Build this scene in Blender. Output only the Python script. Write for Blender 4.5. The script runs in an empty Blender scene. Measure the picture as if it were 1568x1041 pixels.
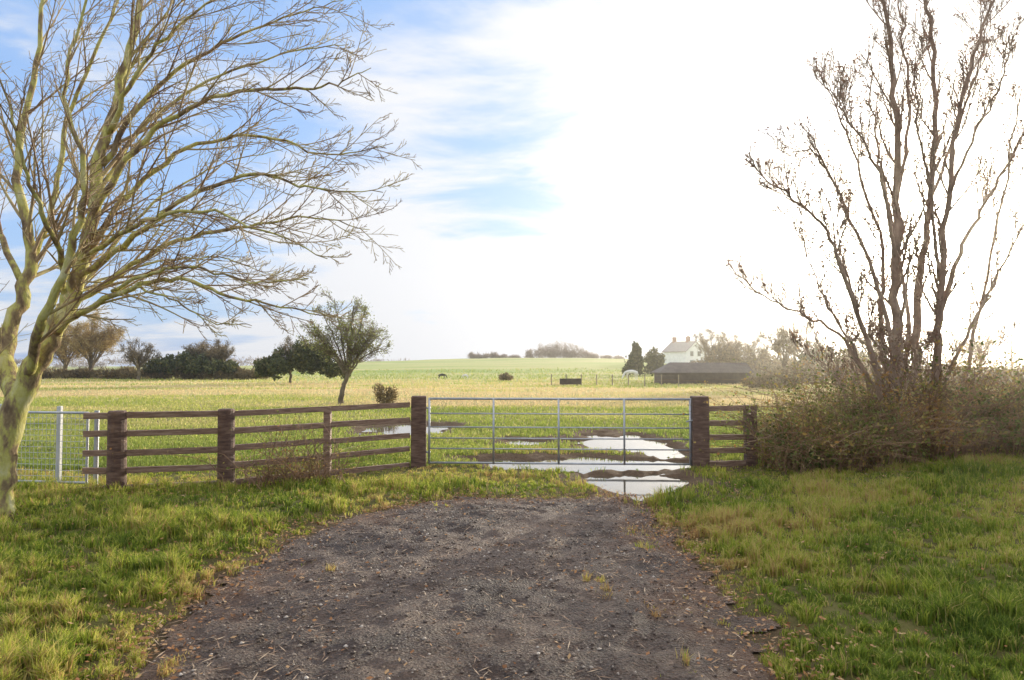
import bpy, math, random
import numpy as np
from mathutils import Vector, Matrix

random.seed(7)
R = np.random.default_rng(11)
scene = bpy.context.scene
scene.view_settings.view_transform = 'Standard'
scene.view_settings.look = 'None'
scene.view_settings.exposure = 0
CAMH = 1.62
F = 1100.0

# ------------------------------------------------------------------ helpers
def W(u, v, d):
    """image pixel u, v placed at an estimated distance d -> metres"""
    return Vector(((u - 784) / F * d, d, CAMH + (560 - v) / F * d))

_tab = np.random.default_rng(5).random((256, 256))
def vnoise(x, y, s=1.0, off=0.0):
    x = np.asarray(x, float) * s + 37.3 + off
    y = np.asarray(y, float) * s + 91.7 + off * 1.7
    xi = np.floor(x).astype(int); yi = np.floor(y).astype(int)
    fx = x - xi; fy = y - yi
    fx = fx * fx * (3 - 2 * fx); fy = fy * fy * (3 - 2 * fy)
    a = _tab[xi & 255, yi & 255]; b = _tab[(xi + 1) & 255, yi & 255]
    c = _tab[xi & 255, (yi + 1) & 255]; d = _tab[(xi + 1) & 255, (yi + 1) & 255]
    return (a * (1 - fx) + b * fx) * (1 - fy) + (c * (1 - fx) + d * fx) * fy
def fbm(x, y, s=1.0, off=0.0):
    return (vnoise(x, y, s, off) * .5 + vnoise(x, y, s * 2.1, off + 11) * .27 +
            vnoise(x, y, s * 4.3, off + 23) * .15 + vnoise(x, y, s * 8.9, off + 31) * .08)
def sstep(a, b, x):
    t = np.clip((x - a) / (b - a), 0, 1)
    return t * t * (3 - 2 * t)

PONDS = [(1.75, 10.1, .85, 1.1), (1.2, 12.2, 1.9, .95), (.3, 11.7, .6, .5), (2.35, 15.6, 1.0, 1.9),
         (2.9, 13.6, .45, .8), (-2.8, 19.0, 1.1, 1.5), (.25, 15.6, .5, .7)]
def pond(x, y):
    m = np.full(np.shape(x), -9.0)
    for cx, cy, rx, ry in PONDS:
        q = 1 - np.sqrt(((x - cx) / rx) ** 2 + ((y - cy) / ry) ** 2)
        m = np.maximum(m, q * min(1, (rx + ry) * .7))
    return m + (fbm(x, y, 1.9, 3) - .5) * 1.05
def drive(x, y):
    xl = np.interp(y, [-8, 3.2, 6.6, 7.6, 8.4, 8.8], [-2.3, -2.15, -2.1, -1.75, -1.25, -.6])
    xr = np.interp(y, [-8, 3.7, 5.2, 6.9, 8.0, 8.8], [1.2, 1.25, 1.42, 1.6, 1.62, 1.2])
    sd = np.minimum(np.minimum(x - xl, xr - x), 8.75 - y)
    return sd + (fbm(x, y, 1.1, 9) - .5) * .7 + (vnoise(x, y, 9, 2) - .5) * .22
def H(x, y):
    x = np.asarray(x, float); y = np.asarray(y, float)
    near = np.exp(-(np.hypot(x, y) / 45) ** 2)
    h = (fbm(x, y, .45, 1) - .5) * .12 * near
    h = h + (fbm(x, y, 2.2, 4) - .5) * .08 * near * sstep(-.1, .35, -drive(x, y))
    h = h + .28 * sstep(3.2, 8.5, x) * np.exp(-((y - 9) / 7) ** 2)
    h = h + .05 * sstep(0, .6, -drive(x, y)) * sstep(11, 8, y)
    h = h - .13 * sstep(-.22, .3, pond(x, y)) * sstep(40, 30, y)
    crest = np.exp(-((x - 5) / 95) ** 2)
    h = h + (4.3 * sstep(70, 265, y) - 3.4 * sstep(300, 700, y)) * crest
    h = h + (fbm(x, y, .02, 2) - .5) * 1.2 * sstep(40, 140, y)
    return h

def fast_mesh(name, co, loops, starts, mat, attrs=None, smooth=False):
    me = bpy.data.meshes.new(name)
    me.vertices.add(len(co)); me.vertices.foreach_set('co', np.ascontiguousarray(co, np.float32).ravel())
    me.loops.add(len(loops)); me.loops.foreach_set('vertex_index', np.ascontiguousarray(loops, np.int32))
    me.polygons.add(len(starts)); me.polygons.foreach_set('loop_start', np.ascontiguousarray(starts, np.int32))
    me.update(calc_edges=True)
    if smooth:
        me.polygons.foreach_set('use_smooth', np.ones(len(starts), bool))
    if attrs:
        for k, v in attrs.items():
            a = me.attributes.new(k, 'FLOAT', 'POINT'); a.data.foreach_set('value', np.ascontiguousarray(v, np.float32))
    ob = bpy.data.objects.new(name, me); scene.collection.objects.link(ob)
    if mat: me.materials.append(mat)
    return ob

class MB:
    def __init__(s): s.v = []; s.f = []; s.m = []; s.n = 0
    def add(s, v, f, m=0):
        s.v.append(np.asarray(v, float)); s.f += [tuple(i + s.n for i in q) for q in f]
        s.m += [m] * len(f); s.n += len(v)
    def build(s, name, mats, smooth=False, bevel=0):
        me = bpy.data.meshes.new(name)
        me.from_pydata(np.concatenate(s.v).tolist(), [], s.f)
        for m in mats: me.materials.append(m)
        me.polygons.foreach_set('material_index', s.m)
        if smooth: me.polygons.foreach_set('use_smooth', [True] * len(me.polygons))
        me.update()
        ob = bpy.data.objects.new(name, me); scene.collection.objects.link(ob)
        if bevel:
            b = ob.modifiers.new('b', 'BEVEL'); b.width = bevel; b.segments = 2; b.limit_method = 'ANGLE'
        return ob
    def box(s, p, q, w, h, m=0, jit=0.0):
        p = Vector(p); q = Vector(q); d = (q - p).normalized()
        up = Vector((0, 0, 1)) if abs(d.z) < .9 else Vector((0, 1, 0))
        a = d.cross(up).normalized(); b = a.cross(d).normalized()
        v = []
        for c in (p, q):
            for i, j in ((-1, -1), (1, -1), (1, 1), (-1, 1)):
                v.append(c + a * (i * w / 2 + random.uniform(-jit, jit)) + b * (j * h / 2 + random.uniform(-jit, jit)))
        s.add([tuple(x) for x in v], [(0, 1, 2, 3)[::-1], (4, 5, 6, 7), (0, 1, 5, 4), (1, 2, 6, 5), (2, 3, 7, 6), (3, 0, 4, 7)], m)
    def tube(s, pts, rad, sides=6, m=0, cap=True):
        pts = np.asarray([tuple(p) for p in pts], float); n = len(pts)
        t = np.gradient(pts, axis=0); t /= np.linalg.norm(t, axis=1)[:, None] + 1e-9
        ref = np.array([0.31, 0.93, 0.17]) if abs(t[0] @ np.array([0.31, 0.93, 0.17])) < .85 else np.array([1., 0, 0])
        a = np.cross(t, ref); a /= np.linalg.norm(a, axis=1)[:, None] + 1e-9
        b = np.cross(t, a)
        rad = np.broadcast_to(np.asarray(rad, float), (n,))
        th = np.arange(sides) / sides * 2 * math.pi
        ring = (a[:, None, :] * np.cos(th)[None, :, None] + b[:, None, :] * np.sin(th)[None, :, None])
        v = (pts[:, None, :] + ring * rad[:, None, None]).reshape(-1, 3)
        f = []
        for i in range(n - 1):
            for k in range(sides):
                k2 = (k + 1) % sides
                f.append((i * sides + k, i * sides + k2, (i + 1) * sides + k2, (i + 1) * sides + k))
        if cap:
            f.append(tuple(range((n - 1) * sides, n * sides))); f.append(tuple(range(sides))[::-1])
        s.add(v, f, m)

# ------------------------------------------------------------------ materials
def mat_new(name):
    m = bpy.data.materials.new(name); m.use_nodes = True
    nt = m.node_tree; nt.nodes.clear()
    return m, nt, nt.nodes, nt.links
def ramp(N, stops, interp='LINEAR'):
    r = N.new('ShaderNodeValToRGB'); cr = r.color_ramp; cr.interpolation = interp
    while len(cr.elements) < len(stops): cr.elements.new(.5)
    for e, (p, c) in zip(cr.elements, stops):
        e.position = p; e.color = (*c, 1)
    return r
def noise(N, L, vec, scale, detail=6, rough=.6, dist=0):
    n = N.new('ShaderNodeTexNoise'); n.inputs['Scale'].default_value = scale
    n.inputs['Detail'].default_value = detail; n.inputs['Roughness'].default_value = rough
    n.inputs['Distortion'].default_value = dist
    if vec is not None: L.new(vec, n.inputs['Vector'])
    return n
def simple(name, stops, scale=8, rough=.8, metal=0, bump=.3, bscale=40, stretch=(1, 1, 1), spec=.4, detail=5):
    m, nt, N, L = mat_new(name)
    tc = N.new('ShaderNodeTexCoord'); mp = N.new('ShaderNodeMapping'); mp.inputs['Scale'].default_value = stretch
    L.new(tc.outputs['Object'], mp.inputs['Vector'])
    n = noise(N, L, mp.outputs[0], scale, detail); r = ramp(N, stops); L.new(n.outputs['Fac'], r.inputs[0])
    p = N.new('ShaderNodeBsdfPrincipled'); p.inputs['Roughness'].default_value = rough; p.inputs['Metallic'].default_value = metal
    p.inputs['Specular IOR Level'].default_value = spec
    L.new(r.outputs[0], p.inputs['Base Color'])
    if bump:
        n2 = noise(N, L, mp.outputs[0], bscale); b = N.new('ShaderNodeBump'); b.inputs['Strength'].default_value = bump
        b.inputs['Distance'].default_value = .02
        L.new(n2.outputs['Fac'], b.inputs['Height']); L.new(b.outputs[0], p.inputs['Normal'])
    o = N.new('ShaderNodeOutputMaterial'); L.new(p.outputs[0], o.inputs[0])
    return m
def leafy(name, stops, transl=.45, attr='tint', nscale=.6, namt=.35, rough=.55):
    m, nt, N, L = mat_new(name)
    a = N.new('ShaderNodeAttribute'); a.attribute_name = attr
    g = N.new('ShaderNodeNewGeometry')
    n = noise(N, L, g.outputs['Position'], nscale, 1)
    s = N.new('ShaderNodeMath'); s.operation = 'MULTIPLY_ADD'; s.inputs[1].default_value = namt * 2; s.inputs[2].default_value = -namt
    L.new(n.outputs['Fac'], s.inputs[0])
    ad = N.new('ShaderNodeMath'); ad.operation = 'ADD'; L.new(a.outputs['Fac'], ad.inputs[0]); L.new(s.outputs[0], ad.inputs[1])
    r = ramp(N, stops); L.new(ad.outputs[0], r.inputs[0])
    p = N.new('ShaderNodeBsdfPrincipled'); p.inputs['Roughness'].default_value = rough; p.inputs['Specular IOR Level'].default_value = .3
    L.new(r.outputs[0], p.inputs['Base Color'])
    o = N.new('ShaderNodeOutputMaterial')
    if transl > 0:
        t = N.new('ShaderNodeBsdfTranslucent'); mx = N.new('ShaderNodeMixShader'); mx.inputs[0].default_value = transl
        L.new(r.outputs[0], t.inputs[0])
        L.new(p.outputs[0], mx.inputs[1]); L.new(t.outputs[0], mx.inputs[2]); L.new(mx.outputs[0], o.inputs[0])
    else: L.new(p.outputs[0], o.inputs[0])
    return m

m_grass = leafy('grass_blades', [(0, (.11, .17, .025)), (.3, (.24, .31, .04)), (.52, (.42, .45, .06)), (.75, (.60, .50, .17)), (1, (.48, .30, .13))], .6)
m_fgrass = leafy('field_grass_blades', [(0, (.24, .31, .06)), (.3, (.40, .44, .09)), (.6, (.60, .53, .20)), (1, (.70, .54, .30))], .5, nscale=.12, namt=.5)
m_wood = simple('dark_stained_wood', [(.3, (.06, .031, .021)), (.5, (.14, .076, .052)), (.7, (.25, .155, .105))], 6, .65, bump=.6, bscale=30, stretch=(1, 1, 5))
m_rail = simple('rail_wood', [(.3, (.14, .075, .05)), (.5, (.27, .165, .11)), (.7, (.40, .28, .20))], 5, .6, bump=.5, bscale=30, stretch=(1, 1, 8))
m_galv = simple('galvanised_steel', [(.3, (.36, .37, .39)), (.7, (.52, .53, .56))], 12, .45, metal=.5, bump=.05)
m_white = simple('pale_paint', [(.3, (.42, .42, .40)), (.7, (.6, .6, .58))], 5, .5, bump=.05)
m_barkL = simple('lichen_bark', [(.34, (.14, .09, .05)), (.45, (.30, .22, .11)), (.52, (.50, .46, .12)), (.66, (.62, .57, .30))], 5.5, .85, bump=1, bscale=34, stretch=(1.2, 1.2, .55), detail=9)
m_twigL = simple('twig_bark', [(.35, (.22, .135, .08)), (.5, (.38, .27, .14)), (.68, (.52, .45, .19))], 2.5, .6, bump=0)
m_barkR = simple('warm_bark', [(.3, (.20, .13, .085)), (.6, (.38, .26, .18)), (.8, (.48, .35, .25))], 5, .75, bump=.6, bscale=40)  # warm bark, lightened to stand in for sun glare over the stems
m_barkD = simple('far_bark', [(.3, (.12, .09, .06)), (.7, (.28, .22, .14))], 2, .85, bump=0)
m_budR = leafy('seed_clusters', [(0, (.16, .09, .06)), (1, (.38, .22, .14))], .4)
m_bramble_leaf = leafy('bramble_leaves', [(0, (.07, .09, .02)), (.4, (.20, .22, .05)), (.7, (.42, .30, .09)), (1, (.44, .21, .07))], .5, nscale=1.2)
m_bramble_stem = simple('bramble_stems', [(.3, (.12, .065, .035)), (.7, (.34, .20, .10))], 3, .7, bump=0)
m_hedge_dark = leafy('evergreen_foliage', [(0, (.04, .055, .016)), (.5, (.09, .11, .03)), (1, (.20, .18, .06))], .3, nscale=.4)
m_hedge_brown = leafy('bare_hedge_twigs', [(0, (.11, .08, .045)), (.5, (.24, .18, .085)), (1, (.38, .28, .14))], .35, nscale=.3)
m_far = leafy('distant_twigs', [(0, (.24, .18, .15)), (.5, (.34, .26, .21)), (1, (.44, .34, .27))], .3, nscale=.1)  # twig tones paled to imitate distance haze
m_willow = leafy('willow_twigs', [(0, (.28, .18, .07)), (.5, (.46, .33, .13)), (1, (.58, .45, .20))], .4, nscale=.3)
m_leaf_litter = leafy('dead_leaves', [(0, (.14, .06, .022)), (.5, (.36, .16, .055)), (1, (.52, .34, .17))], .25, nscale=2)
m_straw = leafy('twig_debris', [(0, (.12, .07, .04)), (.5, (.28, .17, .10)), (1, (.50, .37, .24))], 0, nscale=2)
m_stone = leafy('gravel_stones', [(0, (.06, .042, .032)), (.6, (.15, .11, .085)), (.85, (.28, .22, .17)), (1, (.52, .45, .38))], 0.0, nscale=2, namt=.2)

# ground
m_ground, nt, N, L = mat_new('ground_turf')
g = N.new('ShaderNodeNewGeometry'); sx = N.new('ShaderNodeSeparateXYZ'); L.new(g.outputs['Position'], sx.inputs[0])
n1 = noise(N, L, g.outputs['Position'], 1.7, 8, .7); n3 = noise(N, L, g.outputs['Position'], 18, 8, .75)
c1 = ramp(N, [(.3, (.07, .055, .02)), (.5, (.14, .13, .035)), (.7, (.21, .18, .06))]); L.new(n1.outputs['Fac'], c1.inputs[0])
mpg = N.new('ShaderNodeMapping'); mpg.inputs['Scale'].default_value = (.25, 1, 1); L.new(g.outputs['Position'], mpg.inputs[0])
n2b = noise(N, L, mpg.outputs[0], .07, 8, .7)
c2 = ramp(N, [(.36, (.34, .40, .11)), (.5, (.54, .49, .20)), (.62, (.64, .52, .28))]); L.new(n2b.outputs['Fac'], c2.inputs[0])
c3 = ramp(N, [(.36, (.28, .36, .10)), (.5, (.42, .44, .16)), (.64, (.54, .47, .22))]); L.new(n2b.outputs['Fac'], c3.inputs[0])
def mapr(val, a, b):
    r = N.new('ShaderNodeMapRange'); r.inputs[1].default_value = a; r.inputs[2].default_value = b; L.new(val, r.inputs[0]); return r.outputs[0]
def mix(f, a, b):
    x = N.new('ShaderNodeMix'); x.data_type = 'RGBA'
    if isinstance(f, float): x.inputs[0].default_value = f
    else: L.new(f, x.inputs[0])
    for i, c in ((6, a), (7, b)):
        if isinstance(c, tuple): x.inputs[i].default_value = (*c, 1)
        else: L.new(c, x.inputs[i])
    return x.outputs[2]
col = mix(mapr(sx.outputs[1], 14, 45), c1.outputs[0], c2.outputs[0])
col = mix(mapr(sx.outputs[1], 75, 110), col, c3.outputs[0])
at = N.new('ShaderNodeAttribute'); at.attribute_name = 'mud'
cm = ramp(N, [(.3, (.07, .042, .028)), (.7, (.18, .115, .07))]); L.new(n3.outputs['Fac'], cm.inputs[0])
col = mix(at.outputs['Fac'], col, cm.outputs[0])
p = N.new('ShaderNodeBsdfPrincipled'); p.inputs['Roughness'].default_value = .9; p.inputs['Specular IOR Level'].default_value = .2
L.new(col, p.inputs['Base Color'])
b = N.new('ShaderNodeBump'); b.inputs['Strength'].default_value = .9; b.inputs['Distance'].default_value = .06
L.new(n3.outputs['Fac'], b.inputs['Height']); L.new(b.outputs[0], p.inputs['Normal'])
o = N.new('ShaderNodeOutputMaterial'); L.new(p.outputs[0], o.inputs[0])

# driveway
m_drive, nt, N, L = mat_new('worn_muddy_track')
g = N.new('ShaderNodeNewGeometry')
n1 = noise(N, L, g.outputs['Position'], 1.1, 8, .7, .4); n2 = noise(N, L, g.outputs['Position'], 38, 8, .8)
v = N.new('ShaderNodeTexVoronoi'); v.inputs['Scale'].default_value = 55; L.new(g.outputs['Position'], v.inputs['Vector'])
c1 = ramp(N, [(.36, (.055, .034, .024)), (.5, (.115, .076, .055)), (.64, (.20, .14, .10))]); L.new(n1.outputs['Fac'], c1.inputs[0])
c2 = ramp(N, [(.3, (.25, .23, .21)), (.5, (.85, .83, .80)), (.68, (1.9, 1.8, 1.7))]); L.new(n2.outputs['Fac'], c2.inputs[0])
mm = N.new('ShaderNodeMix'); mm.data_type = 'RGBA'; mm.blend_type = 'MULTIPLY'; mm.inputs[0].default_value = 1
L.new(c1.outputs[0], mm.inputs[6]); L.new(c2.outputs[0], mm.inputs[7])
at = N.new('ShaderNodeAttribute'); at.attribute_name = 'edge'
cl = ramp(N, [(.3, (.08, .042, .025)), (.7, (.26, .14, .075))]); L.new(n2.outputs['Fac'], cl.inputs[0])
mx = N.new('ShaderNodeMix'); mx.data_type = 'RGBA'; L.new(at.outputs['Fac'], mx.inputs[0]); L.new(mm.outputs[2], mx.inputs[6]); L.new(cl.outputs[0], mx.inputs[7])
p = N.new('ShaderNodeBsdfPrincipled'); p.inputs['Roughness'].default_value = .6; p.inputs['Specular IOR Level'].default_value = .35
L.new(mx.outputs[2], p.inputs['Base Color'])
ad = N.new('ShaderNodeMath'); ad.operation = 'ADD'; L.new(n2.outputs['Fac'], ad.inputs[0]); L.new(v.outputs['Distance'], ad.inputs[1])
b = N.new('ShaderNodeBump'); b.inputs['Strength'].default_value = 1; b.inputs['Distance'].default_value = .025
L.new(ad.outputs[0], b.inputs['Height']); L.new(b.outputs[0], p.inputs['Normal'])
o = N.new('ShaderNodeOutputMaterial'); L.new(p.outputs[0], o.inputs[0])

# water
m_water, nt, N, L = mat_new('flood_water')
g = N.new('ShaderNodeNewGeometry'); n1 = noise(N, L, g.outputs['Position'], 3, 3)
p = N.new('ShaderNodeBsdfPrincipled'); p.inputs['Base Color'].default_value = (.10, .085, .06, 1); p.inputs['Roughness'].default_value = .04
p.inputs['Specular IOR Level'].default_value = .9; p.inputs['IOR'].default_value = 1.45
b = N.new('ShaderNodeBump'); b.inputs['Strength'].default_value = .04; b.inputs['Distance'].default_value = .02
L.new(n1.outputs['Fac'], b.inputs['Height']); L.new(b.outputs[0], p.inputs['Normal'])
o = N.new('ShaderNodeOutputMaterial'); L.new(p.outputs[0], o.inputs[0])

# ------------------------------------------------------------------ ground
def axis(lo, hi, step, far_lo, far_hi):
    mid = np.arange(lo, hi + 1e-6, step)
    up = []; s = step; x = hi
    while x < far_hi: s *= 1.06; x += s; up.append(x)
    dn = []; s = step; x = lo
    while x > far_lo: s *= 1.06; x -= s; dn.append(x)
    return np.array(dn[::-1] + list(mid) + up)
xs = axis(-8, 8, .09, -2500, 2500); ys = axis(2.5, 22, .09, -400, 4000)
X, Y = np.meshgrid(xs, ys); nx, ny = len(xs), len(ys)
Z = H(X, Y)
idx = (np.arange(ny - 1)[:, None] * nx + np.arange(nx - 1)[None, :]).ravel()
loops = np.stack([idx, idx + 1, idx + nx + 1, idx + nx], 1).ravel()
mud = np.clip(sstep(-.7, -.2, pond(X, Y)) * sstep(40, 28, Y) * .95 + sstep(-.45, -.05, drive(X, Y)) * .8, 0, 1)
fast_mesh('ground', np.stack([X, Y, Z], -1).reshape(-1, 3), loops, np.arange(len(idx)) * 4, m_ground, {'mud': mud.ravel()}, True)

def dz(x, y, sd): return .006 + .02 * sstep(0, .6, sd) + (fbm(x, y, 5, 8) - .5) * .07 * sstep(0, .3, sd)
gx = np.arange(-3.4, 2.8, .035); gy = np.arange(-4, 9.5, .035)
X, Y = np.meshgrid(gx, gy); sd = drive(X, Y)
Z = H(X, Y) + np.maximum(dz(X, Y, sd), .005) + vnoise(X, Y, 14, 3) * .012
nx, ny = len(gx), len(gy)
idx = (np.arange(ny - 1)[:, None] * nx + np.arange(nx - 1)[None, :]).ravel()
keep = (sd.ravel()[idx] > 0); idx = idx[keep]
quads = np.stack([idx, idx + 1, idx + nx + 1, idx + nx], 1)
used, inv = np.unique(quads, return_inverse=True)
edge = np.clip(1 - sd / .5 + (fbm(X, Y, 2.5, 6) - .55) * 2.6, 0, 1) * .85
fast_mesh('driveway', np.stack([X, Y, Z], -1).reshape(-1, 3)[used], inv.ravel(), np.arange(len(idx)) * 4, m_drive, {'edge': edge.ravel()[used]}, True)

wx = np.arange(-5, 5, .08); wy = np.arange(8.8, 25, .08)
X, Y = np.meshgrid(wx, wy); pm = pond(X, Y); nx, ny = len(wx), len(wy)
idx = (np.arange(ny - 1)[:, None] * nx + np.arange(nx - 1)[None, :]).ravel(); idx = idx[pm.ravel()[idx] > -.25]
quads = np.stack([idx, idx + 1, idx + nx + 1, idx + nx], 1); used, inv = np.unique(quads, return_inverse=True)
fast_mesh('puddle_water', np.stack([X, Y, X * 0 - .045], -1).reshape(-1, 3)[used], inv.ravel(), np.arange(len(idx)) * 4, m_water)

# ------------------------------------------------------------------ grass
def blades(name, px, py, h, w, tint, mat, lean=.45, z=None):
    n = len(px); z = H(px, py) if z is None else z
    a = R.random(n) * 2 * math.pi; la = R.random(n) * 2 * math.pi; ll = R.random(n) ** .8 * lean * h * 1.6
    dx, dy = np.cos(a) * w / 2, np.sin(a) * w / 2
    lx, ly = np.cos(la) * ll, np.sin(la) * ll
    base = np.stack([px, py, z - .01], 1)
    D = np.stack([dx, dy, dx * 0], 1); Ln = np.stack([lx, ly, dx * 0], 1); U = np.stack([dx * 0, dx * 0, h], 1)
    mid = base + U * .6 + Ln * .3; tip = base + U * (1 - .25 * (ll / (h + 1e-6))[:, None]) + Ln
    co = np.stack([base - D, base + D, mid + D * .75, mid - D * .75, tip], 1).reshape(-1, 3)
    o = np.arange(n)[:, None] * 5
    loops = (o + np.array([0, 1, 2, 3, 3, 2, 4])[None]).ravel()
    st = (np.arange(n)[:, None] * 7 + np.array([0, 4])[None]).ravel()
    return fast_mesh(name, co, loops, st, mat, {'tint': np.repeat(tint, 5)})

n = 540000
d = 1 / (1 / 2.8 + R.random(n) * (1 / 13.5 - 1 / 2.8))
d = np.where(R.random(n) < .35, 2.8 + R.random(n) * 11, d)
x = (R.random(n) * 2 - 1) * (d * .76 + .3)
y = d
cell = .13
cxi = np.round(x / cell); cyi = np.round(y / cell)
hsh = np.random.default_rng(3).random((512, 512, 2)); hh_ = hsh[cxi.astype(int) & 511, cyi.astype(int) & 511]
pull = .6
x = (cxi + hh_[:, 0] - .5) * cell * pull + x * (1 - pull) + R.normal(0, 1, n) * .02
y = (cyi + hh_[:, 1] - .5) * cell * pull + y * (1 - pull) + R.normal(0, 1, n) * .02
tuft = hh_[:, 0] * .5 + hh_[:, 1] * .5
dr = drive(x, y); pd = pond(x, y); clump = fbm(x, y, 3.2, 14)
ok = (dr < -.02 - R.random(n) * .14) & (pd < -.16 - R.random(n) * .3) & (clump + R.random(n) * .4 > .49)
ok |= (dr > 0) & (dr < .7) & (vnoise(x, y, 3, 7) > .74) & (R.random(n) < .3)
x, y, clump, tuft = x[ok], y[ok], clump[ok], tuft[ok]; n = len(x)
tall = fbm(x, y, 1.3, 19)
h = (.02 + .09 * sstep(.35, .75, tall) + .05 * R.random(n)) * (.35 + 1.5 * tuft) * (1 - .4 * sstep(9, 11, y))
h *= np.where(drive(x, y) > -.3, .6, 1)
w = .004 + .0006 * y + .003 * R.random(n)
tint = .0 + .5 * R.random(n) + 1.2 * (fbm(x, y, .9, 27) - .42) + .35 * (tuft - .5) + (R.random(n) < .17) * .5 + sstep(-.5, -.05, drive(x, y)) * .25
blades('grass', x, y, h, w, np.clip(tint, 0, 1), m_grass)

n = 300000
y = 1 / (1 / 11.5 + R.random(n) * (1 / 130 - 1 / 11.5)); x = (R.random(n) * 2 - 1) * (y * .78 + 1)
pd = pond(x, y)
ok = ((pd < -.16 - R.random(n) * .5) | (y > 38)) & (fbm(x, y, 1.5, 14) + R.random(n) * .4 > .5)
x, y = x[ok], y[ok]; n = len(x)
h = (.03 + .04 * R.random(n)) + .0020 * y * (.4 + R.random(n)); w = .006 + .0011 * y
h = np.minimum(h, .26)
straw = sstep(22, 34, y) * sstep(95, 65, y)
band = fbm(x * .3, y, .25, 41)
tint = np.clip(.28 * R.random(n) + .0 + straw * (.3 + .6 * sstep(.35, .6, band)) + .7 * (band - .43) + (R.random(n) < .12) * .35, 0, 1)
blades('field_grass', x, y, h, w, tint, m_fgrass, .35)

# gravel stones
n = 24000
y = 3.0 + R.random(n) * 6; x = -2.6 + R.random(n) * 4.6; s = drive(x, y)
ok = (s > .02) & (fbm(x, y, 1.6, 51) + R.random(n) * .3 > .52); x, y = x[ok], y[ok]; n = len(x)
r = .003 + .014 * R.random(n) ** 5
oct_ = np.array([[1, 0, 0], [0, 1, 0], [-1, 0, 0], [0, -1, 0], [0, 0, .7], [0, 0, -.7]], float)
jit = 1 + (R.random((n, 6, 1)) - .5) * .7
a = R.random(n) * 6.28; ca, sa = np.cos(a), np.sin(a)
v = oct_[None] * jit * r[:, None, None]; vx = v[..., 0] * ca[:, None] - v[..., 1] * sa[:, None]; vy = v[..., 0] * sa[:, None] + v[..., 1] * ca[:, None]
zz = H(x, y) + np.maximum(dz(x, y, drive(x, y)), .005) + .008
co = np.stack([vx + x[:, None], vy + y[:, None], v[..., 2] + zz[:, None]], -1).reshape(-1, 3)
tri = np.array([0, 1, 4, 1, 2, 4, 2, 3, 4, 3, 0, 4, 1, 0, 5, 2, 1, 5, 3, 2, 5, 0, 3, 5])
fast_mesh('gravel', co, (np.arange(n)[:, None] * 6 + tri[None]).ravel(), np.arange(n * 8) * 3, m_stone, {'tint': np.repeat(R.random(n), 6)})

def leaf_cloud(name, P, size, mat, tint=None, aspect=.6, flat=0., dirs=None):
    n = len(P); size = np.broadcast_to(size, (n,))
    if dirs is None: dirs = R.normal(0, 1, (n, 3)); dirs[:, 2] *= (1 - flat)
    dirs = dirs / (np.linalg.norm(dirs, axis=1)[:, None] + 1e-9)
    q = R.normal(0, 1, (n, 3)); q[:, 2] *= (1 - flat); sd = np.cross(dirs, q) if flat < .5 else np.stack([-dirs[:, 1], dirs[:, 0], R.normal(0, .3, n)], 1)
    sd /= np.linalg.norm(sd, axis=1)[:, None] + 1e-9
    a = P - dirs * size[:, None] * .5; c = P + dirs * size[:, None] * .5
    b_ = P + sd * size[:, None] * aspect * .5; d_ = P - sd * size[:, None] * aspect * .5
    co = np.stack([a, b_, c, d_], 1).reshape(-1, 3)
    t = R.random(n) if tint is None else tint
    return fast_mesh(name, co, np.arange(n * 4), np.arange(n) * 4, mat, {'tint': np.repeat(t, 4)})

n = 70000
y = 2.8 + R.random(n) * 7.5; x = -6 + R.random(n) * 12; s = drive(x, y)
ok = (np.exp(-((s + .05) / .30) ** 2) * .75 + .09) > R.random(n); ok &= fbm(x, y, 1.4, 61) + R.random(n) * .3 > .53
x, y = x[ok], y[ok]
P = np.stack([x, y, H(x, y) + .03 + .03 * R.random(len(x))], 1)
leaf_cloud('fallen_leaves', P, .015 + .03 * R.random(len(x)), m_leaf_litter, flat=.75)
n = 9000
y = 2.8 + R.random(n) * 6.2; x = -2.7 + R.random(n) * 5; s = drive(x, y)
ok = (s > -.1) & (fbm(x, y, 1.9, 71) + R.random(n) * .25 > .58); x, y = x[ok], y[ok]
P = np.stack([x, y, H(x, y) + .035 + .006 * R.random(len(x))], 1)
leaf_cloud('twig_debris', P, .03 + .10 * R.random(len(x)) ** 2, m_straw, flat=.93, aspect=.07)

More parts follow.
